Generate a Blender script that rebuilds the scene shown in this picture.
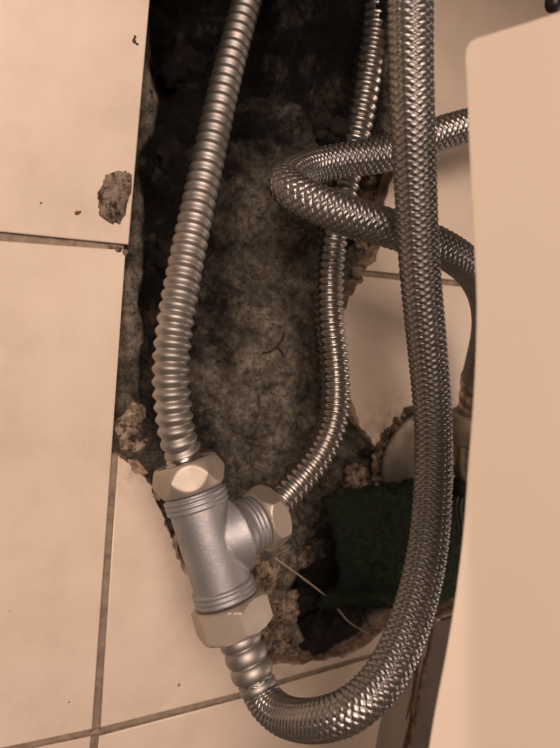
import bpy, bmesh, math, random
import numpy as np
from mathutils import Matrix, Vector, noise
from mathutils.geometry import delaunay_2d_cdt
random.seed(7); rng = np.random.default_rng(7)
S = bpy.context.scene; C = S.collection
for o in list(bpy.data.objects): bpy.data.objects.remove(o)

# ---------------------------------------------------------------- camera
CO = np.array([-0.07532682, -0.27510043, 0.01303061])
CM = np.array([[0.87408625, 0.48571611, -0.00728528], [-0.46909624, 0.84788321, 0.24706836], [0.12618215, -0.21254156, 0.96897067]])
F = 620.0
cd = bpy.data.cameras.new('camera'); cam = bpy.data.objects.new('camera', cd); C.objects.link(cam); S.camera = cam
cd.sensor_fit = 'VERTICAL'; cd.sensor_height = 36.0; cd.lens = F / 748 * 36; cd.clip_start = 0.01
m = Matrix.Identity(4)
for r in range(3):
    m[r][0] = CM[r][0]; m[r][1] = CM[r][2]; m[r][2] = -CM[r][1]; m[r][3] = CO[r]
cam.matrix_world = m
cd.dof.use_dof = True; cd.dof.focus_distance = 0.265; cd.dof.aperture_fstop = 11

# ---------------------------------------------------------------- light and exposure
S.view_settings.view_transform = 'Standard'; S.view_settings.look = 'None'
S.view_settings.gamma = 1; S.view_settings.use_curve_mapping = False
S.view_settings.exposure = 0.04
w = bpy.data.worlds.new('room_air'); S.world = w; w.use_nodes = True
w.node_tree.nodes['Background'].inputs[0].default_value = (0.9, 0.78, 0.66, 1)
w.node_tree.nodes['Background'].inputs[1].default_value = 0.045

def area(name, loc, target, size, power, col, size_y=None):
    l = bpy.data.lights.new(name, 'AREA'); l.energy = power; l.color = col; l.size = size
    if size_y: l.shape = 'RECTANGLE'; l.size_y = size_y
    o = bpy.data.objects.new(name, l); C.objects.link(o); o.location = loc
    o.rotation_euler = (Vector(target) - Vector(loc)).to_track_quat('-Z', 'Y').to_euler()
    return o
WARM = (1.0, 0.742, 0.615)
area('room_lamp', (-0.40, -1.20, 0.52), (0.08, 0, -0.1), 0.7, 18.5, WARM, 0.5)
area('far_lamp', (1.05, -0.45, -0.25), (0.2, -0.02, -0.12), 0.3, 2.0, WARM, 0.4)

# ---------------------------------------------------------------- from a picture point to a place in the room
def ray(px, py): return CM @ np.array([(px - 280) / F, 1, -(py - 374) / F])
def W(px, py, off=0.0):                      # point on the plane `off` metres in front of the wall face
    d = ray(px, py); return CO + (-off - CO[1]) / d[1] * d
def D(px, py, dep): return CO + ray(px, py) * dep
def uv(px, py): p = W(px, py); return (float(p[0]), float(p[2]))

# ---------------------------------------------------------------- object helpers
def link(name, me, mats, parent=None, smooth=True):
    o = bpy.data.objects.new(name, me); C.objects.link(o)
    for x in (mats if isinstance(mats, (list, tuple)) else [mats]): me.materials.append(x)
    if smooth: me.polygons.foreach_set('use_smooth', np.ones(len(me.polygons), dtype=bool))
    if parent: o.parent = parent
    return o
def mesh_from(name, co, quads, uvs=None):
    me = bpy.data.meshes.new(name); co = np.asarray(co, dtype=np.float32); q = np.asarray(quads, dtype=np.int32)
    me.vertices.add(len(co)); me.vertices.foreach_set('co', co.ravel())
    me.loops.add(q.size); me.loops.foreach_set('vertex_index', q.ravel())
    me.polygons.add(len(q)); me.polygons.foreach_set('loop_start', np.arange(0, q.size, q.shape[1], dtype=np.int32))
    me.update(calc_edges=True); me.validate()
    return me
def tag(o, label, cat, group=None):
    o['label'] = label; o['category'] = cat
    if group: o['group'] = group
    return o
def thing(name, label, cat, loc=(0, 0, 0), group=None):
    o = bpy.data.objects.new(name, None); C.objects.link(o); o.empty_display_size = 0.01
    return tag(o, label, cat, group)          # parts are built in world units, so the root stays at the origin of the wall
def grid_quads(n, m_, wrap=False):
    i = np.arange(n - 1)[:, None]; j = np.arange(m_ if wrap else m_ - 1)[None, :]
    a = i * m_ + j; b = i * m_ + (j + 1) % m_; c = (i + 1) * m_ + (j + 1) % m_; d = (i + 1) * m_ + j
    return np.stack([a, b, c, d], -1).reshape(-1, 4)

def spline(pts, step):
    P = np.array(pts, float); n = len(P)
    t = np.concatenate([[0], np.cumsum(np.linalg.norm(np.diff(P, axis=0), axis=1) ** 0.75)])
    h = np.diff(t); A = np.zeros((n, n)); R = np.zeros((n, P.shape[1])); A[0, 0] = A[-1, -1] = 1
    for i in range(1, n - 1):
        A[i, i - 1] = h[i - 1]; A[i, i] = 2 * (h[i - 1] + h[i]); A[i, i + 1] = h[i]
        R[i] = 6 * ((P[i + 1] - P[i]) / h[i] - (P[i] - P[i - 1]) / h[i - 1])
    Mm = np.linalg.solve(A, R)
    def ev(x):
        k = np.clip(np.searchsorted(t, x, side='right') - 1, 0, n - 2); a = (t[k + 1] - x)[:, None]; b = (x - t[k])[:, None]; H = h[k][:, None]
        return (Mm[k] * a ** 3 + Mm[k + 1] * b ** 3) / (6 * H) + (P[k] / H - Mm[k] * H / 6) * a + (P[k + 1] / H - Mm[k + 1] * H / 6) * b
    x = np.linspace(0, t[-1], 4000); Q = ev(x)
    s = np.concatenate([[0], np.cumsum(np.linalg.norm(np.diff(Q[:, :3], axis=0), axis=1))])
    N = max(4, int(s[-1] / step)); si = np.linspace(0, s[-1], N)
    return np.stack([np.interp(si, s, Q[:, k]) for k in range(Q.shape[1])], 1), si
def frames(P, up=None):
    T = np.gradient(P, axis=0); T /= np.linalg.norm(T, axis=1)[:, None]
    n = np.cross(T[0], [0.3, -1, 0.1] if up is None else up); n /= np.linalg.norm(n)
    Ns = np.zeros_like(P)
    for i in range(len(P)):
        n = n - T[i] * np.dot(n, T[i]); n /= np.linalg.norm(n); Ns[i] = n
    return T, Ns, np.cross(T, Ns)
def sweep(P, rad, seg, name='m'):
    """rad: (n,) or (n,seg)"""
    T, N, B = frames(P); th = np.arange(seg) / seg * 2 * np.pi
    rad = np.broadcast_to(rad.reshape(len(P), -1), (len(P), seg))
    co = P[:, None, :] + rad[..., None] * (N[:, None, :] * np.cos(th)[None, :, None] + B[:, None, :] * np.sin(th)[None, :, None])
    return mesh_from(name, co.reshape(-1, 3), grid_quads(len(P), seg, True))
def axis_frame(a, b):
    a = np.array(a, float); b = np.array(b, float); z = b - a; L = np.linalg.norm(z); z /= L
    x = np.cross(z, [0.2, -1, 0.1]); x /= np.linalg.norm(x); y = np.cross(z, x); return a, x, y, z, L
def lathe(a, b, prof, seg=64, hexr=None, rot=0.0, name='m', cham=None):
    """surface of revolution from a to b; prof = [(t along axis in metres, radius)]; hexr = across-flats radius cuts it to a hexagon"""
    o, x, y, z, L = axis_frame(a, b); th = np.arange(seg) / seg * 2 * np.pi
    T = np.array([p[0] for p in prof]); R = np.array([p[1] for p in prof])
    rr = np.repeat(R[:, None], seg, 1)
    if hexr:
        ph = (th + rot) % (np.pi / 3) - np.pi / 6
        rr = np.minimum(rr, hexr / np.cos(ph)[None, :])
    co = o + T[:, None, None] * z + rr[..., None] * (x * np.cos(th)[None, :, None] + y * np.sin(th)[None, :, None])
    return mesh_from(name, co.reshape(-1, 3), grid_quads(len(T), seg, True))

# ---------------------------------------------------------------- materials
def mat(name, col, rough=0.5, metal=0.0):
    mt = bpy.data.materials.new(name); mt.use_nodes = True; b = mt.node_tree.nodes['Principled BSDF']
    b.inputs['Base Color'].default_value = (*col, 1); b.inputs['Roughness'].default_value = rough; b.inputs['Metallic'].default_value = metal
    return mt, mt.node_tree, b
def noise_node(nt, scale, detail=6, rough=0.6, vec=None):
    n = nt.nodes.new('ShaderNodeTexNoise'); n.inputs['Scale'].default_value = scale; n.inputs['Detail'].default_value = detail; n.inputs['Roughness'].default_value = rough
    g = nt.nodes.new('ShaderNodeNewGeometry'); nt.links.new(vec or g.outputs['Position'], n.inputs['Vector']); return n
def ramp(nt, fac, stops):
    r = nt.nodes.new('ShaderNodeValToRGB'); nt.links.new(fac, r.inputs[0]); e = r.color_ramp.elements
    while len(e) < len(stops): e.new(0.5)
    for k, (p, c) in enumerate(stops): e[k].position = p; e[k].color = (*c, 1)
    return r.outputs[0]
def mix(nt, fac, a, b, mode='MIX'):
    x = nt.nodes.new('ShaderNodeMix'); x.data_type = 'RGBA'; x.blend_type = mode
    for s, v in ((x.inputs[0], fac), (x.inputs[6], a), (x.inputs[7], b)):
        if isinstance(v, (int, float)): s.default_value = v
        elif isinstance(v, tuple): s.default_value = (*v, 1)
        else: nt.links.new(v, s)
    return x.outputs[2]
def bump(nt, b, h, dist, strength=1.0):
    n = nt.nodes.new('ShaderNodeBump'); n.inputs['Distance'].default_value = dist; n.inputs['Strength'].default_value = strength
    nt.links.new(h, n.inputs['Height']); nt.links.new(n.outputs[0], b.inputs['Normal'])

def glaze_mat():
    mt, nt, b = mat('cream_glaze', (0.7, 0.6, 0.5), 0.33)
    n = noise_node(nt, 26, 5, 0.65); base = ramp(nt, n.outputs[0], [(0.30, (0.70, 0.595, 0.485)), (0.52, (0.78, 0.675, 0.56)), (0.72, (0.82, 0.72, 0.605))])
    n2 = noise_node(nt, 150, 4, 0.7); spots = ramp(nt, n2.outputs[0], [(0.66, (0, 0, 0)), (0.74, (1, 1, 1))])
    n3 = noise_node(nt, 9, 2, 0.5); where = ramp(nt, n3.outputs[0], [(0.50, (0, 0, 0)), (0.68, (1, 1, 1))])
    f = mix(nt, 1.0, spots, where, 'MULTIPLY')
    col = mix(nt, f, base, (0.42, 0.29, 0.19))
    g = nt.nodes.new('ShaderNodeNewGeometry')
    for (cx, cz, rad_, st) in ((0.156, -0.092, 0.030, .8), (0.120, -0.235, 0.035, .45), (0.008, -0.104, 0.016, .6), (0.195, -0.225, 0.02, .6), (0.150, 0.075, 0.03, .4)):
        dn = nt.nodes.new('ShaderNodeVectorMath'); dn.operation = 'DISTANCE'; nt.links.new(g.outputs['Position'], dn.inputs[0]); dn.inputs[1].default_value = (cx, 0, cz)
        mr = nt.nodes.new('ShaderNodeMapRange'); nt.links.new(dn.outputs['Value'], mr.inputs[0]); mr.inputs[1].default_value = rad_; mr.inputs[2].default_value = 0; mr.inputs[3].default_value = 0; mr.inputs[4].default_value = st
        nd = noise_node(nt, 110, 7, 0.7); ndr = ramp(nt, nd.outputs[0], [(0.42, (0, 0, 0)), (0.62, (1, 1, 1))]); ml = nt.nodes.new('ShaderNodeMath'); ml.operation = 'MULTIPLY'; nt.links.new(mr.outputs[0], ml.inputs[0]); nt.links.new(ndr, ml.inputs[1])
        col = mix(nt, ml.outputs[0], col, (0.30, 0.205, 0.13))
    nt.links.new(col, b.inputs['Base Color'])
    n4 = noise_node(nt, 55, 3, 0.5); bump(nt, b, n4.outputs[0], 0.0006, 0.35)
    return mt
def rock_mat(name, stops, scale=120, bd=0.0012, rough=0.9):
    mt, nt, b = mat(name, stops[0][1], rough)
    n = noise_node(nt, scale, 9, 0.72); nt.links.new(ramp(nt, n.outputs[0], stops), b.inputs['Base Color'])
    n2 = noise_node(nt, scale * 3, 6, 0.7); bump(nt, b, n2.outputs[0], bd, 0.9)
    return mt
def masonry_mat():
    mt, nt, b = mat('masonry', (0.2, 0.15, 0.1), 0.92)
    at = nt.nodes.new('ShaderNodeAttribute'); at.attribute_name = 'mortar_shade'  # low values paint the shade of the deep hollow into the masonry colour
    n = noise_node(nt, 45, 10, 0.75); n2 = noise_node(nt, 210, 8, 0.72)
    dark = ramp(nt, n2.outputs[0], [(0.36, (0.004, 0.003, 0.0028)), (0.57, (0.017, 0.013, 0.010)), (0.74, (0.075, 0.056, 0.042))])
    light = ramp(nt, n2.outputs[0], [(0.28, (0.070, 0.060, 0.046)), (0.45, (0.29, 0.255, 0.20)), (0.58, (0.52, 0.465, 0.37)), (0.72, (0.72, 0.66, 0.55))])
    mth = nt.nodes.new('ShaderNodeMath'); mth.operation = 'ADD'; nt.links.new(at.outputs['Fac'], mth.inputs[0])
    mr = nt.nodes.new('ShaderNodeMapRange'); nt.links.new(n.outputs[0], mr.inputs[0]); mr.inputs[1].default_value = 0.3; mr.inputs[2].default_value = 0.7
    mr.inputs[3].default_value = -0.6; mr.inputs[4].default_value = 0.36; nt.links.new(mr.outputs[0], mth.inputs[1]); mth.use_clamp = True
    grit = noise_node(nt, 900, 5, 0.8); gr_ = ramp(nt, grit.outputs[0], [(0.36, (0.35, 0.35, 0.35)), (0.52, (1, 1, 1)), (0.66, (1.0, 1.0, 1.0))])
    pits = noise_node(nt, 330, 4, 0.7); pr_ = ramp(nt, pits.outputs[0], [(0.36, (0.25, 0.22, 0.19)), (0.43, (1, 1, 1))])
    c_ = mix(nt, 1.0, mix(nt, mth.outputs[0], dark, light), gr_, 'MULTIPLY'); c_ = mix(nt, 1.0, c_, pr_, 'MULTIPLY')
    nt.links.new(c_, b.inputs['Base Color'])
    n3 = noise_node(nt, 420, 8, 0.8); bump(nt, b, n3.outputs[0], 0.0028, 1.0)
    return mt
def steel_mat(name, col, rough, var=0.12, sc=60, bd=0.0):
    mt, nt, b = mat(name, col, rough, 1.0)
    n = noise_node(nt, sc, 5, 0.6)
    lo = tuple(c * (1 - var) for c in col); hi = tuple(min(1, c * (1 + var)) for c in col)
    nt.links.new(ramp(nt, n.outputs[0], [(0.35, lo), (0.65, hi)]), b.inputs['Base Color'])
    mr = nt.nodes.new('ShaderNodeMapRange'); nt.links.new(n.outputs[0], mr.inputs[0]); mr.inputs[3].default_value = rough + 0.1; mr.inputs[4].default_value = rough - 0.08
    nt.links.new(mr.outputs[0], b.inputs['Roughness'])
    if bd:
        n2 = noise_node(nt, 900, 3, 0.6); bump(nt, b, n2.outputs[0], bd, 0.6)
    return mt

GLAZE = glaze_mat()
BISCUIT = rock_mat('tile_biscuit', [(0.34, (0.11, 0.072, 0.05)), (0.5, (0.36, 0.25, 0.18)), (0.68, (0.60, 0.47, 0.37))], 160, 0.0010)
GROUT = rock_mat('grout', [(0.3, (0.17, 0.13, 0.10)), (0.5, (0.30, 0.24, 0.185)), (0.7, (0.38, 0.31, 0.24))], 140, 0.0006)
MASON = masonry_mat()
def gritty(mt, k=1.0):
    nt = mt.node_tree; b = nt.nodes['Principled BSDF']; src = b.inputs['Base Color'].links[0].from_socket
    p_ = noise_node(nt, 300, 4, .7); a = mix(nt, 1.0, src, ramp(nt, p_.outputs[0], [(0.40, (0.18, 0.14, 0.11)), (0.50, (1, 1, 1))]), 'MULTIPLY')
    p2 = noise_node(nt, 70, 6, .7); a = mix(nt, 1.0, a, ramp(nt, p2.outputs[0], [(0.38, (0.35, 0.31, 0.27)), (0.58, (1, 1, 1))]), 'MULTIPLY'); nt.links.new(a, b.inputs['Base Color']); return mt
MORTAR = rock_mat('mortar', [(0.32, (0.11, 0.08, 0.057)), (0.47, (0.33, 0.255, 0.185)), (0.58, (0.50, 0.41, 0.31)), (0.70, (0.66, 0.56, 0.45))], 260, 0.0012); gritty(MORTAR)
CEMENT = rock_mat('cement_splash', [(0.3, (0.12, 0.095, 0.07)), (0.5, (0.30, 0.25, 0.19)), (0.7, (0.42, 0.36, 0.29))], 420, 0.001); gritty(CEMENT)
STEEL = steel_mat('stainless', (0.47, 0.455, 0.43), 0.30)
STEEL_DULL = steel_mat('dusty_stainless', (0.39, 0.375, 0.35), 0.52)
GALV = steel_mat('galvanised_iron', (0.37, 0.375, 0.385), 0.55, 0.10, 90, 0.00018); GALV.node_tree.nodes['Principled BSDF'].inputs['Metallic'].default_value = 0.8
BRASS = steel_mat('nickel_brass', (0.47, 0.42, 0.355), 0.55, 0.09, 60); BRASS.node_tree.nodes['Principled BSDF'].inputs['Metallic'].default_value = 0.8
BRAID = steel_mat('braid_wire', (0.32, 0.315, 0.305), 0.38, 0.10, 40)
RUBBER, _, _ = mat('dark_liner', (0.02, 0.018, 0.016), 0.7)
CERAMIC, _cn, _cb = mat('cream_ceramic', (0.80, 0.675, 0.53), 0.32)
_n = noise_node(_cn, 6, 3, 0.5); _cn.links.new(ramp(_cn, _n.outputs[0], [(0.3, (0.72, 0.625, 0.51)), (0.7, (0.76, 0.665, 0.55))]), _cb.inputs['Base Color'])
BLACK, _, _ = mat('black_rubber', (0.012, 0.011, 0.011), 0.45)
CHROME = steel_mat('dull_chrome', (0.50, 0.45, 0.38), 0.33, 0.25, 120)
PLATE = steel_mat('stained_flange', (0.27, 0.24, 0.195), 0.58, 0.30, 70); PLATE.node_tree.nodes['Principled BSDF'].inputs['Metallic'].default_value = 0.6

# ---------------------------------------------------------------- wall masonry with the broken-out chase
hole_px = [(153, -260), (152, 20), (155, 65), (164, 95), (157, 130), (144, 160), (150, 200), (150, 240), (147, 290), (146, 340), (142, 390), (150, 425), (160, 450), (178, 470),
           (210, 500), (235, 530), (258, 560), (285, 548), (305, 575), (296, 600), (300, 630), (312, 648), (335, 655), (355, 645), (375, 628), (392, 612), (402, 560), (400, 520),
           (380, 490), (374, 450), (356, 415), (346, 380), (343, 325), (353, 300), (364, 275), (370, 245), (382, 200), (390, 150), (396, 60), (397, 0), (397, -300)]
HP = np.array([uv(*p) for p in hole_px]); HP[0, 1] = 0.42; HP[-1, 1] = 0.42
def sdist(U, V, poly):                        # signed distance, positive inside
    inside = np.zeros(U.shape, bool); dm = np.full(U.shape, 1e9)
    n = len(poly)
    for k in range(n):
        x1, y1 = poly[k]; x2, y2 = poly[(k + 1) % n]
        ex, ey = x2 - x1, y2 - y1; t = np.clip(((U - x1) * ex + (V - y1) * ey) / (ex * ex + ey * ey + 1e-12), 0, 1)
        dm = np.minimum(dm, np.hypot(U - x1 - t * ex, V - y1 - t * ey))
        c = ((y1 > V) != (y2 > V)) & (U < (x2 - x1) * (V - y1) / (y2 - y1 + 1e-12) + x1); inside ^= c
    return np.where(inside, dm, -dm)
# control points: picture x, y, depth into the wall (m), plaster tone 0 near-black, shade of the deep hollow painted in .. 1 pale mortar
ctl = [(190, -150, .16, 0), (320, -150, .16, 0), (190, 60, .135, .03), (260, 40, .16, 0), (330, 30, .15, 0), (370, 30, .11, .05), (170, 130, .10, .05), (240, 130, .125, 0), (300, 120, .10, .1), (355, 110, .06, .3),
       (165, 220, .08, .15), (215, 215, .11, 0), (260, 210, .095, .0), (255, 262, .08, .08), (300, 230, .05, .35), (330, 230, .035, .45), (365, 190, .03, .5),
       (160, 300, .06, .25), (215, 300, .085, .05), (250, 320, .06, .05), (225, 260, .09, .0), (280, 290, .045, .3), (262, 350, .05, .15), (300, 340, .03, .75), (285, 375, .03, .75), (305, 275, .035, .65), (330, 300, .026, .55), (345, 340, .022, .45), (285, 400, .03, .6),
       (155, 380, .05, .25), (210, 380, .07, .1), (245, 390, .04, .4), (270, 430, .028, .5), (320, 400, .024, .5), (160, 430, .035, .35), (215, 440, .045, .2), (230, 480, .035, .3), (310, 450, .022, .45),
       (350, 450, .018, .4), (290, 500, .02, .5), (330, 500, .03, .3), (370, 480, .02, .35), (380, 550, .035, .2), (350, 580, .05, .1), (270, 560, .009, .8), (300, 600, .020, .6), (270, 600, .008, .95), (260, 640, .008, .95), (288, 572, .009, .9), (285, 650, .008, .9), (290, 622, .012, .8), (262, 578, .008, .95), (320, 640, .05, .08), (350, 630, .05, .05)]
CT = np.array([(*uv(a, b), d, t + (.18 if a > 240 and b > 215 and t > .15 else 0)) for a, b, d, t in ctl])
def field(U, V):
    wgt = 1 / (((U[..., None] - CT[:, 0]) ** 2 + (V[..., None] - CT[:, 1]) ** 2) ** 1.6 + 1e-9)
    wgt /= wgt.sum(-1, keepdims=True); return (wgt * CT[:, 2]).sum(-1), (wgt * CT[:, 3]).sum(-1)
us = np.unique(np.concatenate([np.linspace(-0.5, -0.012, 6), np.arange(-0.012, 0.215, 0.0013), np.linspace(0.215, 0.62, 6)]))
vs = np.unique(np.concatenate([np.linspace(-0.62, -0.262, 6), np.arange(-0.262, 0.20, 0.0013), np.arange(0.20, 0.44, 0.006), [0.5]]))
U, V = np.meshgrid(us, vs)
fb = np.vectorize(lambda a, b, s, o: noise.fractal((a * s, b * s, o), 0.9, 2.1, 5))
fast = (U > -0.02) & (U < 0.22) & (V > -0.27)
n1 = np.zeros(U.shape); n1[fast] = fb(U[fast], V[fast], 60.0, 3.1); n2 = np.zeros(U.shape); n2[fast] = fb(U[fast], V[fast], 22.0, 8.4)
n3 = np.zeros(U.shape); n3[fast] = fb(U[fast], V[fast], 170.0, 1.4)
sd = sdist(U, V, HP) + n1 * 0.0022
dd, tone = field(U + n2 * 0.004, V + n1 * 0.003)
k = np.clip((sd + 0.001) / (0.004 + dd * 0.16), 0, 1); k = k * k * (3 - 2 * k)
depth = 0.0078 + (dd - 0.004) * k * (dd > 0.004) + k * (n1 * (0.0050 + dd * 0.05) + n2 * (0.007 + dd * 0.05)) + n3 * 0.0008 * (0.4 + k)
depth = np.maximum(depth, np.where(sd > -0.0, 0.005, 0.0078))
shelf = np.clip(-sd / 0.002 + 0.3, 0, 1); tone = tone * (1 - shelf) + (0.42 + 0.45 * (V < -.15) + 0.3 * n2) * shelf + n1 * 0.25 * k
co = np.stack([U, depth, V], -1).reshape(-1, 3)
me = mesh_from('wall_back', co, grid_quads(*U.shape)[:, ::-1] * 1)
att = me.attributes.new('mortar_shade', 'FLOAT', 'POINT'); att.data.foreach_set('value', tone.ravel().astype(np.float32))
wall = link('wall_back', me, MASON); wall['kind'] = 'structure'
if me.polygons[0].normal.y > 0: me.flip_normals()
def surf_depth(u, v):
    j = np.argmin(abs(us - u)); i = np.argmin(abs(vs - v)); return float(depth[i, j])

# tiles -------------------------------------------------------------
def lx(p, q, z):                              # where the line p-q reaches height z
    return (p[0] + (q[0] - p[0]) * (z - p[1]) / (q[1] - p[1]), z)
def ly(p, q, x): return (x, p[1] + (q[1] - p[1]) * (x - p[0]) / (q[0] - p[0]))
def tile(edges, parent=wall):
    """edges: list of (point, broken) - 'broken' tells whether the edge that starts at this point is a fracture"""
    P = []; Bk = []
    n = len(edges)
    for i in range(n):
        p, br = edges[i]; q, _ = edges[(i + 1) % n]; L = math.hypot(q[0] - p[0], q[1] - p[1])
        c = max(1, int(L / 0.0016)) if br else 1
        for s in range(c):
            t = s / c; x = p[0] + (q[0] - p[0]) * t; y = p[1] + (q[1] - p[1]) * t
            if br and (s or edges[i - 1][1]):
                x += noise.fractal((x * 260, y * 260, 1.7), 0.8, 2, 4) * 0.0011; y += noise.fractal((x * 260, y * 260, 9.7), 0.8, 2, 4) * 0.0011
            P.append((x, y)); Bk.append(br)
    P = np.array(P); n = len(P)
    ar = 0.5 * np.sum(P[:, 0] * np.roll(P[:, 1], -1) - np.roll(P[:, 0], -1) * P[:, 1])
    if ar < 0: P = P[::-1]; Bk = [Bk[(i - 1) % n] for i in range(n)][::-1]
    prv = np.roll(P, 1, 0); nxt = np.roll(P, -1, 0)
    e1 = P - prv; e1 /= np.linalg.norm(e1, axis=1)[:, None]; e2 = nxt - P; e2 /= np.linalg.norm(e2, axis=1)[:, None]
    nn = np.stack([-(e1 + e2)[:, 1], (e1 + e2)[:, 0]], 1); nn /= np.linalg.norm(nn, axis=1)[:, None] + 1e-9
    for _ in range(3):                        # even out the direction of the inset along fractures
        sm_ = (np.roll(nn, 1, 0) + nn + np.roll(nn, -1, 0)) / 3; bk = np.array([Bk[i] and Bk[i - 1] for i in range(n)]); nn[bk] = sm_[bk]
    nn /= np.linalg.norm(nn, axis=1)[:, None] + 1e-9
    cosh = np.clip(np.abs(nn[:, 0] * -e1[:, 1] + nn[:, 1] * e1[:, 0]), 0.5, 1)
    ins = []; shy = []
    for i in range(n):
        if Bk[i] and Bk[i - 1]:
            r = noise.fractal((P[i, 0] * 75, P[i, 1] * 75, 4.4), 0.8, 2, 4); ins.append(0.0004 + max(0, 0.0004 + r * 0.0026)); shy.append(0.0048)
        else: ins.append(0.0007); shy.append(0.0008)
    ins = np.array(ins); shy = np.array(shy)
    loops = [(P + nn * (ins / cosh)[:, None], np.zeros(n)), (P + nn * (ins * 0.30 / cosh)[:, None], shy * 0.28), (P, shy), (P, np.full(n, 0.0082))]
    bm = bmesh.new(); rings = [[bm.verts.new((a[0], d, a[1])) for a, d in zip(L, dd_)] for L, dd_ in loops]
    for k_ in range(3):
        for i in range(n):
            j = (i + 1) % n; f = bm.faces.new((rings[k_ + 1][i], rings[k_ + 1][j], rings[k_][j], rings[k_][i]))
            f.material_index = 1 if (Bk[i] or k_ == 2) else 0; f.smooth = (k_ < 2 and not Bk[i])
    r0 = loops[0][0]; vv, _, tri, _, _, _ = delaunay_2d_cdt([Vector((float(a[0]), float(a[1]))) for a in r0], [], [list(range(n))], 1, 1e-6)
    cv = [bm.verts.new((q.x, 0, q.y)) for q in vv]
    for t3 in tri: bm.faces.new([cv[k_] for k_ in t3]).material_index = 0
    bmesh.ops.remove_doubles(bm, verts=rings[0] + cv, dist=2e-6)
    bm.normal_update(); bmesh.ops.recalc_face_normals(bm, faces=bm.faces)
    if sum(f.normal.y * f.calc_area() for f in bm.faces if abs(f.normal.y) > .99 and f.material_index == 0) > 0: bmesh.ops.reverse_faces(bm, faces=bm.faces)
    me = bpy.data.meshes.new('tile'); bm.to_mesh(me); bm.free()
    me.materials.append(GLAZE); me.materials.append(BISCUIT)
    o = bpy.data.objects.new('tile', me); C.objects.link(o); o.parent = parent
    return o
u_ = uv
LA, LB = u_(150, 0), u_(129, 245); MA, MB = u_(126, 250), u_(92, 727)
tile([((-.2475, .2475), 0), (lx(LA, LB, .2475), 0), (LB, 0), (ly(u_(0, 232), LB, -.2475), 0)])
tile([(ly(u_(0, 241), u_(124, 250), -.2475), 0), (u_(126, 250), 0), (u_(92.5, 729.5), 0), (ly(u_(25, 744), u_(92, 730), -.2475), 0)])
tile([(ly(u_(25, 751), u_(91, 737), -.2475), 0), (u_(91, 737), 0), (lx(u_(91, 737), (-0.0052, -0.35), -.4975), 0), ((-.2475, -.4975), 0)])
br = [(362, 272.5), (353, 290), (341, 318), (341, 360), (346, 395), (353, 418), (364, 434), (377, 450), (392, 470), (405, 500), (412, 560), (408, 598), (399, 611), (386, 628), (367, 644), (346, 654), (322, 660),
      (293, 663), (264, 661), (240, 640), (217, 600), (192, 578), (178, 552), (169, 528), (159, 505), (153, 486), (143, 476), (134, 470), (130, 463)]
tile([(ly(u_(384, 278.5), u_(461, 287), .2475), 0), (ly(u_(384, 278.5), u_(461, 287), uv(362, 276)[0]), 1)] + [(u_(*p), 1) for p in br[1:]] +
     [(u_(118.5, 455), 0), (u_(100, 728), 0), (u_(245, 691.5), 0), (u_(286, 678), 0), (u_(377, 652.5), 0), ((.2475, u_(377, 652.5)[1] - 0.0004), 0)])
trb = [(368, 262), (380, 246), (386, 225), (384, 205), (388, 185), (396, 160), (401, 120), (403, 60), (401, 0), (399, -100)]
TRX = 0.118
tile([(ly(u_(384, 272.5), u_(461, 281), .2475), 0), (ly(u_(384, 272.5), u_(461, 281), u_(364, 270)[0]), 1)] + [(u_(*p), 1) for p in trb] + [((TRX, .2475), 0), ((.2475, .2475), 0)])
tile([(u_(99.5, 737), 0), (u_(245, 698.5), 0), (u_(286, 684), 0), (u_(377, 657.5), 0), ((.2475, u_(377, 657.5)[1] - .0004), 0), ((.2475, -.4975), 0), (lx(u_(99.5, 737), (-0.0015, -0.35), -.4975), 0)])
g = 0.0015
for (x0, x1) in ((-.4975, -.2525), (.2505, .4955)):
    for (z0, z1) in ((-.4975, -.253), (-.2495, -.0015), (.0015, .2475), (.2505, .4955)): tile([((x0, z0), 0), ((x1, z0), 0), ((x1, z1), 0), ((x0, z1), 0)])
tile([((-.2475, .2505), 0), ((-.0005, .2505), 0), ((-.0005, .4955), 0), ((-.2475, .4955), 0)])
tile([((TRX, .2505), 0), ((.2475, .2505), 0), ((.2475, .4955), 0), ((TRX + .004, .4955), 1), ((TRX - .003, .38), 1)])

# grout strips -------------------------------------------------------
bm = bmesh.new()
def strip(p, q, w_):
    p = Vector((p[0], 0, p[1])); q = Vector((q[0], 0, q[1])); L = (q - p).length; n = max(2, int(L / 0.003)); t = (q - p).normalized(); s = Vector((-t.z, 0, t.x)) * (w_ / 2)
    rows = []
    for i in range(n + 1):
        c = p + (q - p) * i / n; r = []
        for k_, (a, d) in enumerate(((-1, .0082), (-1, .0016), (-.4, .0020), (.4, .0021), (1, .0016), (1, .0082))):
            x = c + s * a; r.append(bm.verts.new((x.x, d + noise.noise(x * 300) * 0.0007, x.z)))
        rows.append(r)
    for i in range(n):
        for k_ in range(5): bm.faces.new((rows[i][k_], rows[i + 1][k_], rows[i + 1][k_ + 1], rows[i][k_ + 1]))
    for r in (rows[0], rows[-1]): bm.faces.new(r)
def mid(a, b): return ((a[0] + b[0]) / 2, (a[1] + b[1]) / 2)
GW = 0.0062
strip(u_(114.5, 458), u_(96, 733), GW); strip(u_(96, 733), (-0.0035, -.4975), GW); strip((-.4975, u_(0, 236.5)[1] - 0.0), u_(0, 236.5), GW); strip(u_(0, 236.5), u_(125, 248.5), GW)
strip(u_(361, 273.5), u_(461, 284), GW); strip(u_(461, 284), (.4975, u_(461, 284)[1]), GW)
strip((-.4975, u_(25, 747.5)[1]), u_(25, 747.5), GW); strip(u_(25, 747.5), u_(96, 733), GW); strip(u_(96, 733), u_(245, 695), GW); strip(u_(245, 695), u_(286, 681), GW); strip(u_(286, 681), u_(377, 655), GW)
strip(u_(377, 655), (.4975, u_(377, 655)[1] - .0006), GW)
for x in (-.25, .249): strip((x, -.4975), (x, .4955), GW)
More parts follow.
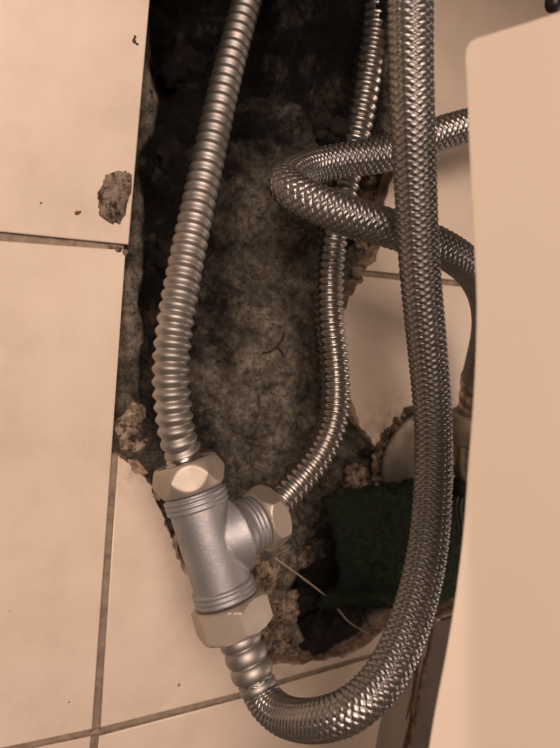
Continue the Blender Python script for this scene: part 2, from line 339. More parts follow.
strip((-.4975, .249), (-.0005, .249), GW); strip((TRX, .249), (.4955, .249), GW)
bmesh.ops.recalc_face_normals(bm, faces=bm.faces); me = bpy.data.meshes.new('grout'); bm.to_mesh(me); bm.free()
link('grout', me, GROUT, wall)

# lumps of mortar and rubble, broken flakes --------------------------
def lump(name, c, r, material, parent, sub=3, amp=0.3, f=None):
    bm = bmesh.new(); bmesh.ops.create_icosphere(bm, subdivisions=sub, radius=1.0)
    sx, sy, sz = r; o3 = Vector(c) * 37
    rot = Matrix.Rotation(random.uniform(0, 6.28), 4, 'Y')
    for v in bm.verts:
        d = v.co.normalized(); k_ = 1 + amp * noise.fractal(d * 1.3 + o3, 0.9, 2, 4); p = rot @ Vector((d.x * sx * k_, 0, d.z * sz * k_)); v.co = Vector((p.x, d.y * sy * k_, p.z)) + Vector(c)
    for f_ in bm.faces: f_.smooth = True
    me = bpy.data.meshes.new(name); bm.to_mesh(me); bm.free(); me.materials.append(material)
    o = bpy.data.objects.new(name, me); C.objects.link(o); o.parent = parent; return o
def on_rock(px, py, r, material=MORTAR, name='stone', lift=-0.45, amp=0.55, sub=4):
    a, b = u_(px, py); d = surf_depth(a, b)
    for _ in range(3):
        p = W(px, py, -d); d = surf_depth(p[0], p[2])
    p = W(px, py, -d); return lump(name, (p[0], p[1] - r[1] * lift, p[2]), r, material, wall, sub, amp)
for a in [(268, 575, (.012, .008, .014)), (258, 600, (.011, .008, .012)), (281, 612, (.010, .008, .013)), (262, 636, (.013, .007, .010)), (286, 648, (.010, .005, .006)), (302, 560, (.009, .006, .008)), (248, 560, (.008, .006, .009)),
          (126, 432, (.006, .003, .010)), (134, 415, (.006, .003, .006)), (136, 446, (.005, .003, .004)), (313, 596, (.010, .007, .007)), (366, 290, (.005, .006, .012)), (362, 216, (.008, .006, .016)), (372, 190, (.006, .006, .012)),
          (345, 352, (.004, .004, .008)), (360, 480, (.012, .005, .010))]: on_rock(*a)
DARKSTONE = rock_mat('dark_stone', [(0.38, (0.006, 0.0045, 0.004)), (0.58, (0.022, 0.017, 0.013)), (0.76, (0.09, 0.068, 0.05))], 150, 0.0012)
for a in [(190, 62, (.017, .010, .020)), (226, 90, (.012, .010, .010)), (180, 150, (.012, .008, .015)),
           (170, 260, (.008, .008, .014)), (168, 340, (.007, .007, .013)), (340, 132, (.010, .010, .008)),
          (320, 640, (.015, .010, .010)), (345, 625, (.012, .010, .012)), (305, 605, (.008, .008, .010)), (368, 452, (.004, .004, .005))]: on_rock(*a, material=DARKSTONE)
GRIME = rock_mat('brown_grime', [(0.34, (0.035, 0.022, 0.014)), (0.52, (0.12, 0.082, 0.054)), (0.72, (0.26, 0.19, 0.13))], 260, .001)
# loose pinkish flakes of broken tile along the fracture beside the tee
def flake(px, py, off, pts, th=0.0014, material=BISCUIT):
    c = W(px, py, off); bm = bmesh.new(); a = []; b = []
    for x, z in pts:
        j = random.uniform(-.0006, .0006); a.append(bm.verts.new((c[0] + x, c[1] + j, c[2] + z))); b.append(bm.verts.new((c[0] + x * .93, c[1] + j + th, c[2] + z * .93)))
    n = len(pts); bm.faces.new(a); bm.faces.new(b[::-1])
    for i in range(n): bm.faces.new((a[i], b[i], b[(i + 1) % n], a[(i + 1) % n]))
    bmesh.ops.recalc_face_normals(bm, faces=bm.faces); me = bpy.data.meshes.new('tile_flake'); bm.to_mesh(me); bm.free(); return link('tile_flake', me, material, wall, False)
flake(158, 492, .0005, [(-.003, .004), (.002, .005), (.003, -.001), (.001, -.005), (-.002, -.003)])
#flake(162, 512, .0008, [(-.002, .005), (.003, .003), (.003, -.004), (-.001, -.006)])
#flake(168, 530, .0006, [(-.003, .003), (.003, .004), (.002, -.005), (-.001, -.003)])
flake(175, 543, .0012, [(-.001, .005), (.002, .003), (.001, -.006), (-.001, -.002)])
flake(139, 468, -.0002, [(-.006, .005), (-.001, .004), (.005, -.003), (.001, -.004), (-.004, -.001)])
# cement splash and specks stuck on the left tiles
bm = bmesh.new(); c = W(115, 197); R_ = 26
cen = bm.verts.new((c[0], -0.0016, c[2])); prev = [cen]; rings = []
out = [(118, 170), (126, 171), (132, 174), (132, 190), (128, 200), (126, 215), (120, 224), (110, 224), (99, 216), (98, 204), (97, 192), (102, 186), (105, 175)]
oc = [np.array(u_(*p)) for p in out]; c2 = np.array([c[0], c[2]]); N = 52
for k_ in range(1, 9):
    r = []
    for i in range(N):
        t = i / N * len(oc); a = int(t) % len(oc); q = oc[a] * (1 - t % 1) + oc[(a + 1) % len(oc)] * (t % 1); f = k_ / 8; p = c2 + (q - c2) * f * (1 + (0.10 * noise.noise((i * .9, 0, 0)) if k_ > 6 else 0))
        h = 0.0003 if k_ == 8 else 0.0015 + 0.0011 * noise.fractal((p[0] * 300, p[1] * 300, 2), .8, 2, 4); r.append(bm.verts.new((p[0], -max(h, .0002) if k_ < 8 else 0.0002, p[1])))
    rings.append(r)
for i in range(N):
    bm.faces.new((cen, rings[0][i], rings[0][(i + 1) % N]))
    for k_ in range(7): bm.faces.new((rings[k_][i], rings[k_ + 1][i], rings[k_ + 1][(i + 1) % N], rings[k_][(i + 1) % N]))
bmesh.ops.recalc_face_normals(bm, faces=bm.faces); me = bpy.data.meshes.new('cement_splash'); bm.to_mesh(me); bm.free(); link('cement_splash', me, CEMENT, wall)
RUST, _, _ = mat('rust', (0.20, 0.085, 0.03), 0.9)
for px, py, s, mt in [(77, 213, .0011, RUST), (80, 212, .0006, RUST), (41, 203, .0005, RUST), (134, 41, .0010, CEMENT), (135, 37, .0007, CEMENT), (137, 44, .0006, CEMENT), (118, 249, .0016, CEMENT), (111, 246, .0012, CEMENT), (125, 252, .0014, CEMENT), (179, 685, .0009, RUST), (69, 702, .0005, CEMENT)]:
    p = W(px, py); lump('speck', (p[0], -.0001, p[2]), (s, .0004, s * .8), mt, wall, 2)
for k_ in range(64):
    a = 1.2 + k_ * .042; rr = .0348 + .0022 * random.uniform(-1, 1); s = .0013 + .0016 * random.random() ** 2
    p = W(421.5, 456.5); lump('mortar_crumb', (p[0] + rr * math.cos(a), -.0004, p[2] + rr * math.sin(a)), (s, .0016, s * 1.1), GRIME if k_ % 3 else MORTAR, wall, 2, .5)

# ---------------------------------------------------------------- grey pipe casing with a rusty edge, bottom right
t = thing('pipe_casing', 'grey box casing against the wall with a rust-stained upright edge, under the braided hose', 'casing')
def casing_mat():
    mt, nt, b = mat('grey_casing', (0.33, 0.30, 0.26), 0.6)
    n = noise_node(nt, 40, 6, .6); nt.links.new(ramp(nt, n.outputs[0], [(0.3, (0.38, 0.345, 0.30)), (0.7, (0.48, 0.44, 0.39))]), b.inputs['Base Color']); return mt
RUSTY = rock_mat('rust_stain', [(0.32, (0.022, 0.014, 0.010)), (0.47, (0.10, 0.060, 0.034)), (0.60, (0.22, 0.155, 0.10)), (0.72, (0.34, 0.28, 0.22))], 130, 0.0005)
def boxmesh(name, lo, hi, material, parent, bev=0.0008, seg=3):
    bm = bmesh.new(); bmesh.ops.create_cube(bm, size=1)
    for v in bm.verts: v.co = Vector([(lo[i] + hi[i]) / 2 + v.co[i] * (hi[i] - lo[i]) for i in range(3)])
    bmesh.ops.bevel(bm, geom=bm.edges[:], offset=bev, segments=seg, affect='EDGES', profile=.5)
    me = bpy.data.meshes.new(name); bm.to_mesh(me); bm.free(); return link(name, me, material, parent, False)
CX, CY, CT_ = 0.1985, -0.0295, -0.205
CAS = casing_mat(); CASF = rock_mat('shaded_casing_front', [(0.3, (0.095, 0.075, 0.06)), (0.7, (0.15, 0.12, 0.10))], 60, .0002, .6)  # front board colour is darkened to stand in for the pedestal's shade
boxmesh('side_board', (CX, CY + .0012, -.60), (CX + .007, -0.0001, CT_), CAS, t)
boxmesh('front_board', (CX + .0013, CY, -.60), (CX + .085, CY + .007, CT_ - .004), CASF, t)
# bead of old sealant running down the corner
P, si = spline([(CX + .0006 + .0007 * math.sin(i * 2.3), CY + .0003 + .0005 * math.cos(i * 1.7), CT_ - .002 - i * .022) for i in range(18)], .0012)
rad = np.array([[0.0013 + 0.0008 * noise.fractal((p[2] * 150, k_ * .5, 2), .8, 2, 3) for k_ in range(12)] for p in P]); link('rusty_sealant', sweep(P, rad, 12), RUSTY, t)['label'] = 'rust-stained sealant bead'
# rust runs on the side board
for k_, (y0, z0, z1, wd) in enumerate([(CY + .006, CT_ - .01, -.285, .0016), (CY + .010, CT_ - .006, -.262, .0012), (CY + .0035, -.262, -.33, .0014)]):
    P, si = spline([(CX - .0001, y0 + .0008 * math.sin(i + k_), z0 + (z1 - z0) * i / 7) for i in range(8)], .002)
    rr = wd * np.sin(np.linspace(0.25, 3.0, len(P))) ** .5; mr = sweep(P, rr, 10); v = np.zeros(len(mr.vertices) * 3); mr.vertices.foreach_get('co', v); v = v.reshape(-1, 3); v[:, 0] = CX + (v[:, 0] - CX) * .22; mr.vertices.foreach_set('co', v.ravel()); link('rust_run', mr, RUSTY, t)
boxmesh('top_cap', (CX - .001, CY - .001, CT_ - .001), (CX + .086, -.0001, CT_ + .001), RUSTY, t, .0009)

# ---------------------------------------------------------------- corrugated pipes
def corrugated(name, label, pts, R, pitch, A, group, material, ends=True):
    """pts: (px,py,depth); R, pitch functions of the fraction along the pipe"""
    root = thing(name, label, 'pipe', group=group)
    P, s = spline([D(*p) for p in pts], 0.00038); fr = s / s[-1]
    ph = np.concatenate([[0], np.cumsum(np.diff(s) / pitch(fr)[1:])]); c = 0.5 + 0.5 * np.cos(2 * np.pi * ph)
    rad = R(fr) - A * (1 - c ** 0.75)
    link('corrugated_tube', sweep(P, rad, 40), material, root)
    return root, P
p1 = [(182.5, 451, .2565), (178, 438, .2545), (174, 415, .253), (171, 380, .252), (173, 340, .253), (179, 300, .256), (187, 258, .262), (197, 210, .270), (208, 160, .279), (219, 110, .288), (231, 60, .298), (246, 5, .309), (262, -60, .32), (276, -160, .335), (284, -330, .35)]
r1, P1 = corrugated('corrugated_pipe', 'thick corrugated steel pipe rising from the top nut of the tee, left in the hole', p1,
                    lambda f: 0.0078 - 0.0006 * np.clip(f * 1.6, 0, 1), lambda f: 0.0049 + 0.0007 * np.clip(f * 2.0, 0, 1), 0.0014, 'corrugated steel pipes of the tee', STEEL_DULL)
p2 = [(268, 520, .278), (278, 505, .284), (289, 492, .288), (306, 473, .293), (322, 450, .298), (333, 422, .302), (336, 390, .305), (334, 355, .307), (330, 320, .309), (329, 285, .311), (332, 245, .312), (341, 200, .313), (350, 160, .3145), (360, 115, .316), (369, 65, .318), (376, 15, .32), (377, -60, .325), (378, -200, .33), (378, -330, .34)]
r2, P2 = corrugated('corrugated_pipe', 'narrower shiny corrugated steel pipe curving up from the tee branch behind the braided loop', p2,
                    lambda f: 0.00735 + 0.0009 * np.clip(f * 2 - .5, 0, 1), lambda f: 0.0037 + 0.0010 * np.clip((f - .25) * 6, 0, 1), 0.0013, 'corrugated steel pipes of the tee', STEEL)

# ---------------------------------------------------------------- braided hoses
def braided(P, s, R, name, parent, N=8, cell=0.0025, amp=0.0010, seg=192):
    kk = 1 / cell; th = np.arange(seg) / seg; a = N * th[None, :] + kk * s[:, None] * 1.0; b = N * th[None, :] - kk * s[:, None] * 1.0
    a, b = a * 1.0, b * 1.0
    ia, ib = np.floor(a), np.floor(b); fa, fb_ = a - ia - .5, b - ib - .5
    over = (((ia + ib) % 2) < 1); ca = np.cos(np.pi * fa); cb = np.cos(np.pi * fb_)      # ca: across strand A profile; along A = b
    hA = 0.45 + 0.55 * cb; hB = 0.45 + 0.55 * ca
    wA = np.clip((0.5 - np.abs(fa)) / 0.14, 0, 1) ** .6; wB = np.clip((0.5 - np.abs(fb_)) / 0.14, 0, 1) ** .6
    top = np.where(over, hA * wA + 0.05 * np.abs(np.sin(fa * np.pi * 4)), hB * wB + 0.05 * np.abs(np.sin(fb_ * np.pi * 4)))
    rad = R.reshape(-1, 1) - amp * (1 - top)
    me = sweep(P, rad, seg)
    q = grid_quads(len(P), seg, True); tv = top.ravel(); low = tv[q].mean(1) < 0.24
    o = link(name, me, [BRAID, RUBBER], parent)
    me.polygons.foreach_set('material_index', low.astype(np.int32)); return o
def rib_profile(L, base, peaks, hgt):
    T = np.linspace(0, L, 60); R = np.full(60, base)
    for c, w_ in peaks: R = np.maximum(R, base + hgt * np.clip(1 - ((T - c) / w_) ** 2, 0, 1) ** .5)
    return list(zip(T, R))

h1 = thing('braided_hose', 'long braided steel hose hanging in a U, crimped into the bottom nut', 'hose', group='braided steel hoses')
f0, f1 = D(239, 636, .2605), D(256, 682, .2575)
pts1 = [f1 - (f1 - f0) * .05, D(262.5, 696, .2555), D(276, 711, .249), D(296, 719.5, .238), (D(322, 719.5, .224)), D(348, 711, .217), D(374, 690, .2165), D(396, 657, .2195), D(412, 617, .225), D(423, 575, .2315), D(430, 530, .239), D(433, 480, .246), D(433.5, 435, .248), D(430, 380, .244), D(425, 325, .236), D(420, 270, .229), D(416, 200, .222), D(413, 130, .214), D(411, 60, .209), D(410.5, 0, .207), D(410, -80, .205), D(411, -220, .205)]
PB, sB = spline(pts1, 0.00026); print('hose1', len(PB), sB[-1])
braided(PB, sB, np.full(len(PB), .0076), 'braid', h1)
ax = np.linalg.norm(f1 - f0)
link('crimp_ferrule', lathe(f0 - (f1 - f0) * .15, f1, [(0, .0068)] + rib_profile(ax * 1.15, .0074, [(ax * .24, ax * .15), (ax * .56, ax * .17), (ax * .90, ax * .16)], .0016) + [(ax * 1.19, .0080), (ax * 1.30, .0080), (ax * 1.32, .0072), (ax * 1.32, .004)], 48), STEEL_DULL, h1)['label'] = 'ribbed steel crimp ferrule'

h2 = thing('braided_hose', 'short braided steel hose folded in a sideways loop behind the long hose', 'hose', group='braided steel hoses')
pts2 = [D(600, 70, .31), D(540, 98, .303), D(485, 121, .297), D(440, 134, .292), D(389, 153.5, .290), D(345, 160, .288), D(313, 167, .282), D(293, 175, .270), D(287, 184, .261), D(297, 194, .255), D(322, 206, .252), D(352, 217, .252), D(385, 227, .254), D(424, 240, .260), D(455, 256, .270), D(478, 279, .285), D(488, 310, .303), D(486, 340, .320), D(480, 365, .333), D(475.5, 383, .342)]
PB, sB = spline(pts2, 0.0003); braided(PB, sB, np.full(len(PB), .0081), 'braid', h2, N=9, cell=.0028, seg=180)
g0, g1 = D(477, 376, .340), D(473, 416, .358); ax = np.linalg.norm(g1 - g0)
link('crimp_ferrule', lathe(g0, g1, [(0, .006), (.0001, .0088)] + rib_profile(ax, .0074, [(ax * .16, ax * .16), (ax * .48, ax * .14), (ax * .80, ax * .15)], .0015), 40), CHROME, h2)

# ---------------------------------------------------------------- tee
tee = thing('pipe_tee', 'grey galvanised tee fitting joining both corrugated pipes and the long braided hose', 'pipe fitting')
top = D(193.5, 491, .2625); bot = D(226.5, 598, .2625); axis = (bot - top) / np.linalg.norm(bot - top); Lm = np.linalg.norm(bot - top)
view = CM[:, 1]; side = np.cross(view, axis); side /= np.linalg.norm(side)
if np.dot(side, CM[:, 0]) < 0: side = -side
bdir = side * .82 + view * .60 - axis * .10; bdir -= axis * np.dot(bdir, axis); bdir /= np.linalg.norm(bdir)
bc = top + axis * Lm * .50; RB = .0124
bm = bmesh.new()
def add_lathe(bm, a, b, prof, seg=48):
    me = lathe(a, b, prof, seg); bm.from_mesh(me); bpy.data.meshes.remove(me)
add_lathe(bm, top, bot, [(0, .0005), (0, RB), (Lm, RB), (Lm, .0005)], 64)
bl = .0225
add_lathe(bm, bc, bc + bdir, [(.002, .0005), (.002, .013)] + [(x, .0113 + .006 * math.exp(-(x - .0115) / .0022)) for x in np.linspace(.0115, bl, 14)] + [(bl, .0005)], 64)
me = bpy.data.meshes.new('body'); bm.to_mesh(me); bm.free(); o = link('body', me, GALV, tee)
rm = o.modifiers.new('remesh', 'REMESH'); rm.mode = 'VOXEL'; rm.voxel_size = .00055; rm.use_smooth_shade = True
sm = o.modifiers.new('smooth', 'SMOOTH'); sm.factor = .5; sm.iterations = 14
def collar(c, d, R, n=3, pit=.0021):
    prof = [(-.0014, R - .0012)]
    for i in range(n): prof += [(i * pit + pit * f - .001, R + (.0001 if f in (0, 1) else .0009)) for f in (0, .22, .5, .78)]
    prof += [(n * pit - .001, R - .0012)]
    link('collar', lathe(c, c + d, prof, 64), GALV, tee)
collar(top + axis * .0062, -axis, RB + .0002); collar(bot - axis * .0052, axis, RB + .0002); collar(bc + bdir * (bl - .0034), bdir, .0115)
def nut(a, d, L, flat, rot, material=BRASS, lab='hexagonal brass nut', chm=.3):
    cr = flat * 1.1547; prof = []
    ch = L * chm
    for tt in np.linspace(0, 1, 26):
        x = tt * L; e = min(x, L - x); prof.append((x, flat * .94 + (cr - flat * .94) * min(1, (e / ch)) ** .75))
    prof = [(0, flat * .55)] + prof + [(L, flat * .80), (L - .0012, flat * .62)]
    o = link('hexagonal_nut', lathe(a, a + d, prof, 144, hexr=flat, rot=rot), material, tee); o['label'] = lab
    em = o.modifiers.new('wn', 'EDGE_SPLIT'); em.split_angle = math.radians(26); return o
a1 = (D(186, 468, .2625) - top); a1 = -axis * .92 + a1 / np.linalg.norm(a1) * .0; a1 = -axis
nut(top - axis * .0004, -axis, .0128, .0137, 0.46, chm=.5, lab='upper beige nickel-plated nut with round-chamfered faces')
nut(bot + axis * .0006, axis, .0138, .0148, 0.30, chm=.16, lab='lower beige nickel-plated nut')
nut(bc + bdir * (bl + .0020), bdir, .0105, .0132, 0.3, lab='side nut on the tee branch')
# gasket rings where the pipes enter the nuts
for a, b in ((top - axis * .0118, -axis),):
    link('seal_ring', lathe(a, a + b, [(0, .0070), (.0006, .0082), (.0014, .0082), (.0020, .0068), (.0028, .0078), (.0036, .0068), (.0044, .0074), (.0052, .0064), (.007, .0062)], 48), STEEL, tee)
link('seal_ring', lathe(bot + axis * .0134, bot + axis * .0144, [(0, .0095), (.0012, .0092), (.0020, .0075), (.0024, .005)], 48), BLACK, tee)

# ---------------------------------------------------------------- stop valve with round flange
v = thing('stop_valve', 'stained metal stop valve on a round wall flange, behind the hoses', 'valve')
fc = W(421.5, 456.5)
def wl(name, a, b, prof, m_, seg=64, par=v, **k): return link(name, lathe(a, b, prof, seg, **k), m_, par)
y0 = np.array([0, -1.0, 0])
wl('flange', fc, fc + y0, [(-.001, .0315), (.001, .0318), (.003, .0305), (.0052, .0245), (.0068, .0155), (.0075, .010), (.0076, .005)], PLATE, 72)
wl('flange_rim', fc, fc + y0, [(-.0075, .0340), (.0008, .0336), (.0014, .0328), (.0012, .0316), (-.001, .0310)], DARKSTONE, 72)['label'] = 'dirty brown ring round the flange'
va = D(473.5, 412, .3555); vb = D(470.5, 486, .371); vd = (vb - va) / np.linalg.norm(vb - va); vl = np.linalg.norm(vb - va)
wl('outlet_nut', va, va + vd, [(0, .006), (0, .0122), (.0012, .0132), (.016, .0132), (.0175, .0126), (.0175, .0105)], PLATE, 96)
wl('valve_body', va, va + vd, [(.0172, .0106), (.020, .0112), (.030, .0114), (.038, .0104), (.043, .0085), (.045, .003)], CHROME, 64)
vc = va + vd * .028; wl('inlet_stub', fc + y0 * .002, vc, [(0, .0095), (np.linalg.norm(vc - fc), .0095)], CHROME, 40)
k0 = va + vd * .0425
wl('handle', k0, k0 + vd, [(0, .003), (0, .0085), (.002, .0102), (.0065, .0102), (.009, .0085), (.010, .004), (.010, .0005)], BLACK, 48)
for dx, px in ((0, 455.5), (1, 460)):
    P, _ = spline([D(px + 3, 496, .372), D(px, 508, .372), D(px + 1.5, 522, .374), D(px + 3, 545, .378)], .0015); link('prong', sweep(P, np.full(len(P), .0009), 10), BLACK, v)

# ---------------------------------------------------------------- green scouring pad
pad = thing('scouring_pad', 'dark green fibrous scouring pad stuffed into the hole under the flange', 'scouring pad')
mtG, ntG, bG = mat('green_fibre', (0.02, 0.05, 0.028), 0.95)
nG = noise_node(ntG, 300, 8, .8); ntG.links.new(ramp(ntG, nG.outputs[0], [(0.3, (0.010, 0.018, 0.008)), (0.5, (0.019, 0.034, 0.017)), (0.72, (0.045, 0.072, 0.040))]), bG.inputs['Base Color'])
nG2 = noise_node(ntG, 1100, 4, .8); bump(ntG, bG, nG2.outputs[0], .0015, 1)
rows_ = [[(326, 501, .006), (345, 493, .009), (375, 489, .013), (415, 483, .015), (440, 484, .017), (466, 500, .018)],
         [(331, 515, .005), (350, 515, .009), (385, 515, .012), (415, 515, .014), (440, 520, .016), (466, 525, .017)],
         [(337, 545, .003), (352, 545, .007), (385, 545, .011), (415, 545, .013), (440, 550, .014), (464, 555, .015)],
         [(340, 572, .003), (356, 572, .007), (385, 570, .011), (415, 570, .012), (440, 575, .013), (460, 583, .014)],
         [(336, 588, .006), (352, 588, .010), (385, 586, .014), (415, 586, .015), (438, 592, .016), (456, 600, .017)],
         [(322, 598, .011), (350, 596, .017), (385, 594, .021), (413, 596, .022), (436, 604, .022), (453, 612, .022)],
         [(320, 607, .012), (350, 606, .018), (385, 607, .022), (411, 612, .022), (434, 620, .022), (450, 628, .022)]]
G = np.array([[W(*p) for p in r] for r in rows_])
nv, nu = 90, 120; A1 = np.zeros((nv, G.shape[1], 3))
def rs(Pp, n):
    Q, _ = spline(Pp, 1e-5); idx = np.linspace(0, len(Q) - 1, n).astype(int); return Q[idx]
for j in range(G.shape[1]): A1[:, j] = rs(G[:, j], nv)
A2 = np.stack([rs(A1[i], nu) for i in range(nv)])
for i in range(nv):
    for j in range(nu):
        p = Vector(A2[i, j]); e = noise.fractal(p * 300, .8, 2, 4); e2 = noise.fractal(p * 80, .8, 2, 3)
        A2[i, j] += np.array([0, -1, .2]) * (e * .0009 + e2 * .0016) + (np.array([noise.noise(p * 500), 0, noise.noise(p * 480 + Vector((5, 5, 5)))]) * .0013 if i in (0, nv - 1) or j in (0, nu - 1) else 0)
me = mesh_from('pad', A2.reshape(-1, 3), grid_quads(nv, nu)); o = link('pad_body', me, mtG, pad)
if me.polygons[nu * 20 + 30].normal.y > 0: me.flip_normals()
sl = o.modifiers.new('thick', 'SOLIDIFY'); sl.thickness = .004; sl.offset = -1
cs = []; qs = []; base = 0
for _ in range(5200):
    i, j = rng.integers(0, nv), rng.integers(0, nu)
    if rng.random() < .22: i = rng.choice([0, nv - 1])
    elif rng.random() < .14: j = rng.choice([0, 1])
    p = A2[i, j] + np.array([0, -.0003, 0]); d = rng.normal(size=3) * np.array([1, .35, 1]); d /= np.linalg.norm(d); d2 = d + rng.normal(size=3) * .6; L = rng.uniform(.0015, .004); r = .00013
    pts = [p, p + d * L * .5 + np.array([0, -.0004, 0]), p + d * L * .5 + d2 * L * .4]
    x = np.cross(d, [0.1, .2, 1]); x /= np.linalg.norm(x) + 1e-9; y = np.cross(d, x)
    for q in pts:
        for a in (0, 2.09, 4.19): cs.append(q + r * (x * math.cos(a) + y * math.sin(a)))
    for s_ in range(2):
        for a in range(3): qs.append((base + s_ * 3 + a, base + s_ * 3 + (a + 1) % 3, base + s_ * 3 + 3 + (a + 1) % 3, base + s_ * 3 + 3 + a))
    base += 9
o = link('fibres', mesh_from('fibres', cs, qs), mtG, pad); o['kind'] = 'stuff'

# ---------------------------------------------------------------- small litter in the hole
def tube_thing(name, label, cat, pts, r, material):
    P, _ = spline(pts, .0006); o = link(name, sweep(P, np.full(len(P), r) if not callable(r) else r(np.linspace(0, 1, len(P))), 8), material); return tag(o, label, cat)
THREAD, _, _ = mat('pale_thread', (0.55, 0.48, 0.38), .8); TWIG, _, _ = mat('dark_twig', (0.03, 0.02, 0.014), .8)
tube_thing('loose_thread', 'thin pale thread slanting across the dark pit below the green pad', 'thread', [W(275, 558, .003), W(296, 573, .004), W(312, 585, .006), W(330, 600, .012), W(345, 618, .010), W(358, 628, .004), W(369, 634, .0008)], .00033, THREAD)
def rockp(px, py, up=.001):
    a, b = u_(px, py); d = surf_depth(a, b)
    for _ in range(4):
        p = W(px, py, -d); d = surf_depth(p[0], p[2])
    return W(px, py, -(d - up))
tw = thing('small_twig', 'tiny dark forked twig lying on the grey mortar in the middle of the hole', 'twig')
for nm, a in (('stem', [(263, 353), (272, 350), (281, 341), (284, 333)]), ('fork', [(275, 347), (281, 350), (283, 357)])):
    P, _ = spline([rockp(x, y, .0022) for x, y in a], .0006); link(nm, sweep(P, np.full(len(P), .00055), 8), TWIG, tw)

# ---------------------------------------------------------------- cream ceramic pedestal shell, close to the lens
ped = thing('basin_pedestal', 'smooth cream ceramic pedestal filling the right side, out of focus', 'pedestal')
edge = [(466, 50), (466.5, 75), (468, 112), (470, 160), (472.5, 210), (474.5, 250), (476.3, 290), (476.5, 325), (475, 370), (472, 420), (468, 470), (464.5, 520), (458.5, 575), (452, 620), (444, 665), (435, 712), (427, 760), (415, 830), (402, 900), (392, 1000), (384, 1200), (380, 1600), (380, 2650)]
corner = [(700, -30), (640, -10), (590, 4), (560, 12), (540, 18.5), (520, 25), (500, 31), (486, 35.3), (476, 38.6), (470.5, 42), (467.5, 46)]
left = corner + edge; L2, _ = spline([(x, y, 0) for x, y in left], 2.2)
rowsP = []
ncol = 26
for k_, (x, y, _z) in enumerate(L2):
    row = []
    for j in range(ncol):
        tt = (j / (ncol - 1)) ** 1.2; X = x + (760 - x) * tt; Y = y + (40 if y > 60 else 0) * 0 + max(0, (60 - y)) * 0 + tt * 0
        if k_ < len(L2) and y < 52: Y = y + (52 - y) * 0 + tt * 0
        row.append((X, Y))
    rowsP.append(row)
# rows are straight lines from the outline to the far right; the rim rows fan so that the top edge keeps its slope
def dep(X, Y): q = (X - 466) / 294; return 0.172 - 0.030 * math.sin(min(max(q, 0), 1) * 1.5) + 0.00001 * (Y - 300)
bm = bmesh.new(); outline = [(x, y) for x, y, _ in L2] + [(760, 900), (760, -48)]
# triangulated sheet: grid of interior points clipped to the outline
ys = []; 
ya = sorted(set([round(y, 2) for _, y, _ in L2]))
def left_at(y):
    best = None
    for (x0, y0, _), (x1, y1, _) in zip(L2[:-1], L2[1:]):
        if (y0 - y) * (y1 - y) <= 0 and y0 != y1:
            return x0 + (x1 - x0) * (y - y0) / (y1 - y0)
    return L2[0][0]
Yrows = list(np.linspace(-29, 52, 60)) + list(np.linspace(60, 890, 70)) + list(np.linspace(960, 2600, 14)); vt = []
for y in Yrows:
    xl = left_at(y); r = []
    for j in range(ncol):
        X = xl + (760 - xl) * (j / (ncol - 1)) ** 1.3; r.append(bm.verts.new(Vector(D(X, y, dep(X, y)))))
    vt.append(r)
bk_ = [[bm.verts.new(v_.co + Vector(CM[:, 1]) * .010 + Vector(CM[:, 0]) * .0065 - Vector(CM[:, 2]) * .002) for v_ in r] for r in vt]
nr = len(vt)
for i in range(nr - 1):
    for j in range(ncol - 1):
        bm.faces.new((vt[i][j], vt[i + 1][j], vt[i + 1][j + 1], vt[i][j + 1])); bm.faces.new((bk_[i][j], bk_[i][j + 1], bk_[i + 1][j + 1], bk_[i + 1][j]))
    for j in (0, ncol - 1): bm.faces.new((vt[i][j], bk_[i][j], bk_[i + 1][j], vt[i + 1][j]))
for i in (0, nr - 1):
    for j in range(ncol - 1): bm.faces.new((vt[i][j], vt[i][j + 1], bk_[i][j + 1], bk_[i][j]))
bmesh.ops.recalc_face_normals(bm, faces=bm.faces)
me = bpy.data.meshes.new('shell'); bm.to_mesh(me); bm.free()
o = link('shell', me, CERAMIC, ped)
bv = o.modifiers.new('round', 'BEVEL'); bv.width = .0028; bv.segments = 4; bv.limit_method = 'ANGLE'; bv.angle_limit = math.radians(50)

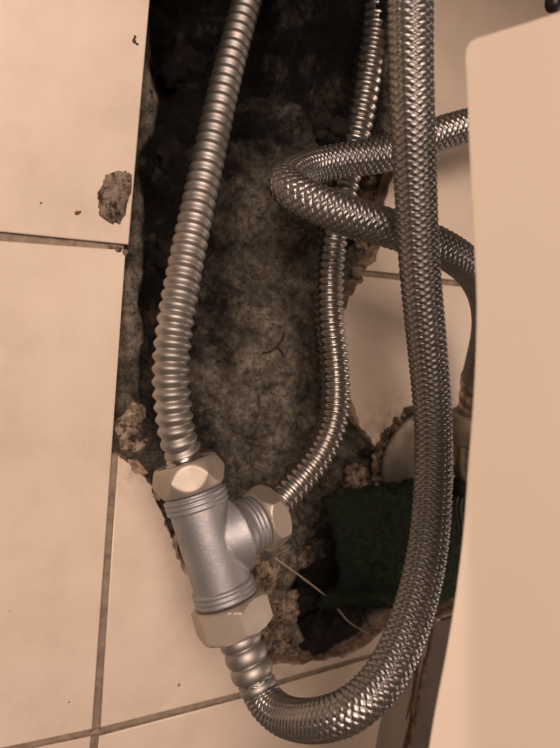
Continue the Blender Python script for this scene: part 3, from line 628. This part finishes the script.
# ---------------------------------------------------------------- black rubber-tipped rod, top right corner
b0 = D(556, -50, .215); b1 = D(553, 12.5, .215); bl_ = np.linalg.norm(b1 - b0)
rod = thing('black_bolt', 'black rounded rod end showing above the cream pedestal in the top right corner', 'rod')
link('shaft', lathe(b0, b1, [(0, .0005), (0, .0026), (bl_ * .60, .0026), (bl_ * .62, .003)], 32), BLACK, rod)
link('rounded_cap', lathe(b0, b1, [(bl_ * .60, .0005), (bl_ * .60, .0029)] + [(bl_ - .003 + .003 * math.sin(a), .0029 * math.cos(a) + .00001) for a in np.linspace(0, math.pi / 2, 10)], 32), BLACK, rod)

# the basin the pedestal carries, above the picture: a rounded bowl that shades the top of the wall
bm = bmesh.new(); nA, nB = 40, 14; bcx, bcy, bz = 0.22, -0.215, 0.205; gr = []
for i in range(nB):
    a = i / (nB - 1) * math.pi / 2; row = []
    for j in range(nA):
        t_ = j / nA * 2 * math.pi; sx = math.copysign(abs(math.cos(t_)) ** .6, math.cos(t_)) * .30; sy = math.copysign(abs(math.sin(t_)) ** .6, math.sin(t_)) * .205
        kx = .35 + .65 * math.sin(a) ** .7; row.append(bm.verts.new((bcx + sx * kx, bcy + sy * kx, bz - .11 * math.cos(a) ** .8 + .11)))
    gr.append(row)
for i in range(nB - 1):
    for j in range(nA): bm.faces.new((gr[i][j], gr[i][(j + 1) % nA], gr[i + 1][(j + 1) % nA], gr[i + 1][j]))
bm.faces.new(gr[0])
me = bpy.data.meshes.new('basin_bowl'); bm.to_mesh(me); bm.free(); o = link('basin_bowl', me, CERAMIC, ped)
sl = o.modifiers.new('thick', 'SOLIDIFY'); sl.thickness = .012

# bathroom floor below the picture
bm = bmesh.new(); fz = -0.615
for v_ in ((-1.5, -2.2, fz), (1.5, -2.2, fz), (1.5, 0.0, fz), (-1.5, 0.0, fz)): bm.verts.new(v_)
bm.verts.ensure_lookup_table(); bm.faces.new(bm.verts[:]); me = bpy.data.meshes.new('floor'); bm.to_mesh(me); bm.free(); o = link('floor', me, mat('dark_floor_tile', (0.16, 0.13, 0.105), 0.5)[0], None, False); o['kind'] = 'structure'
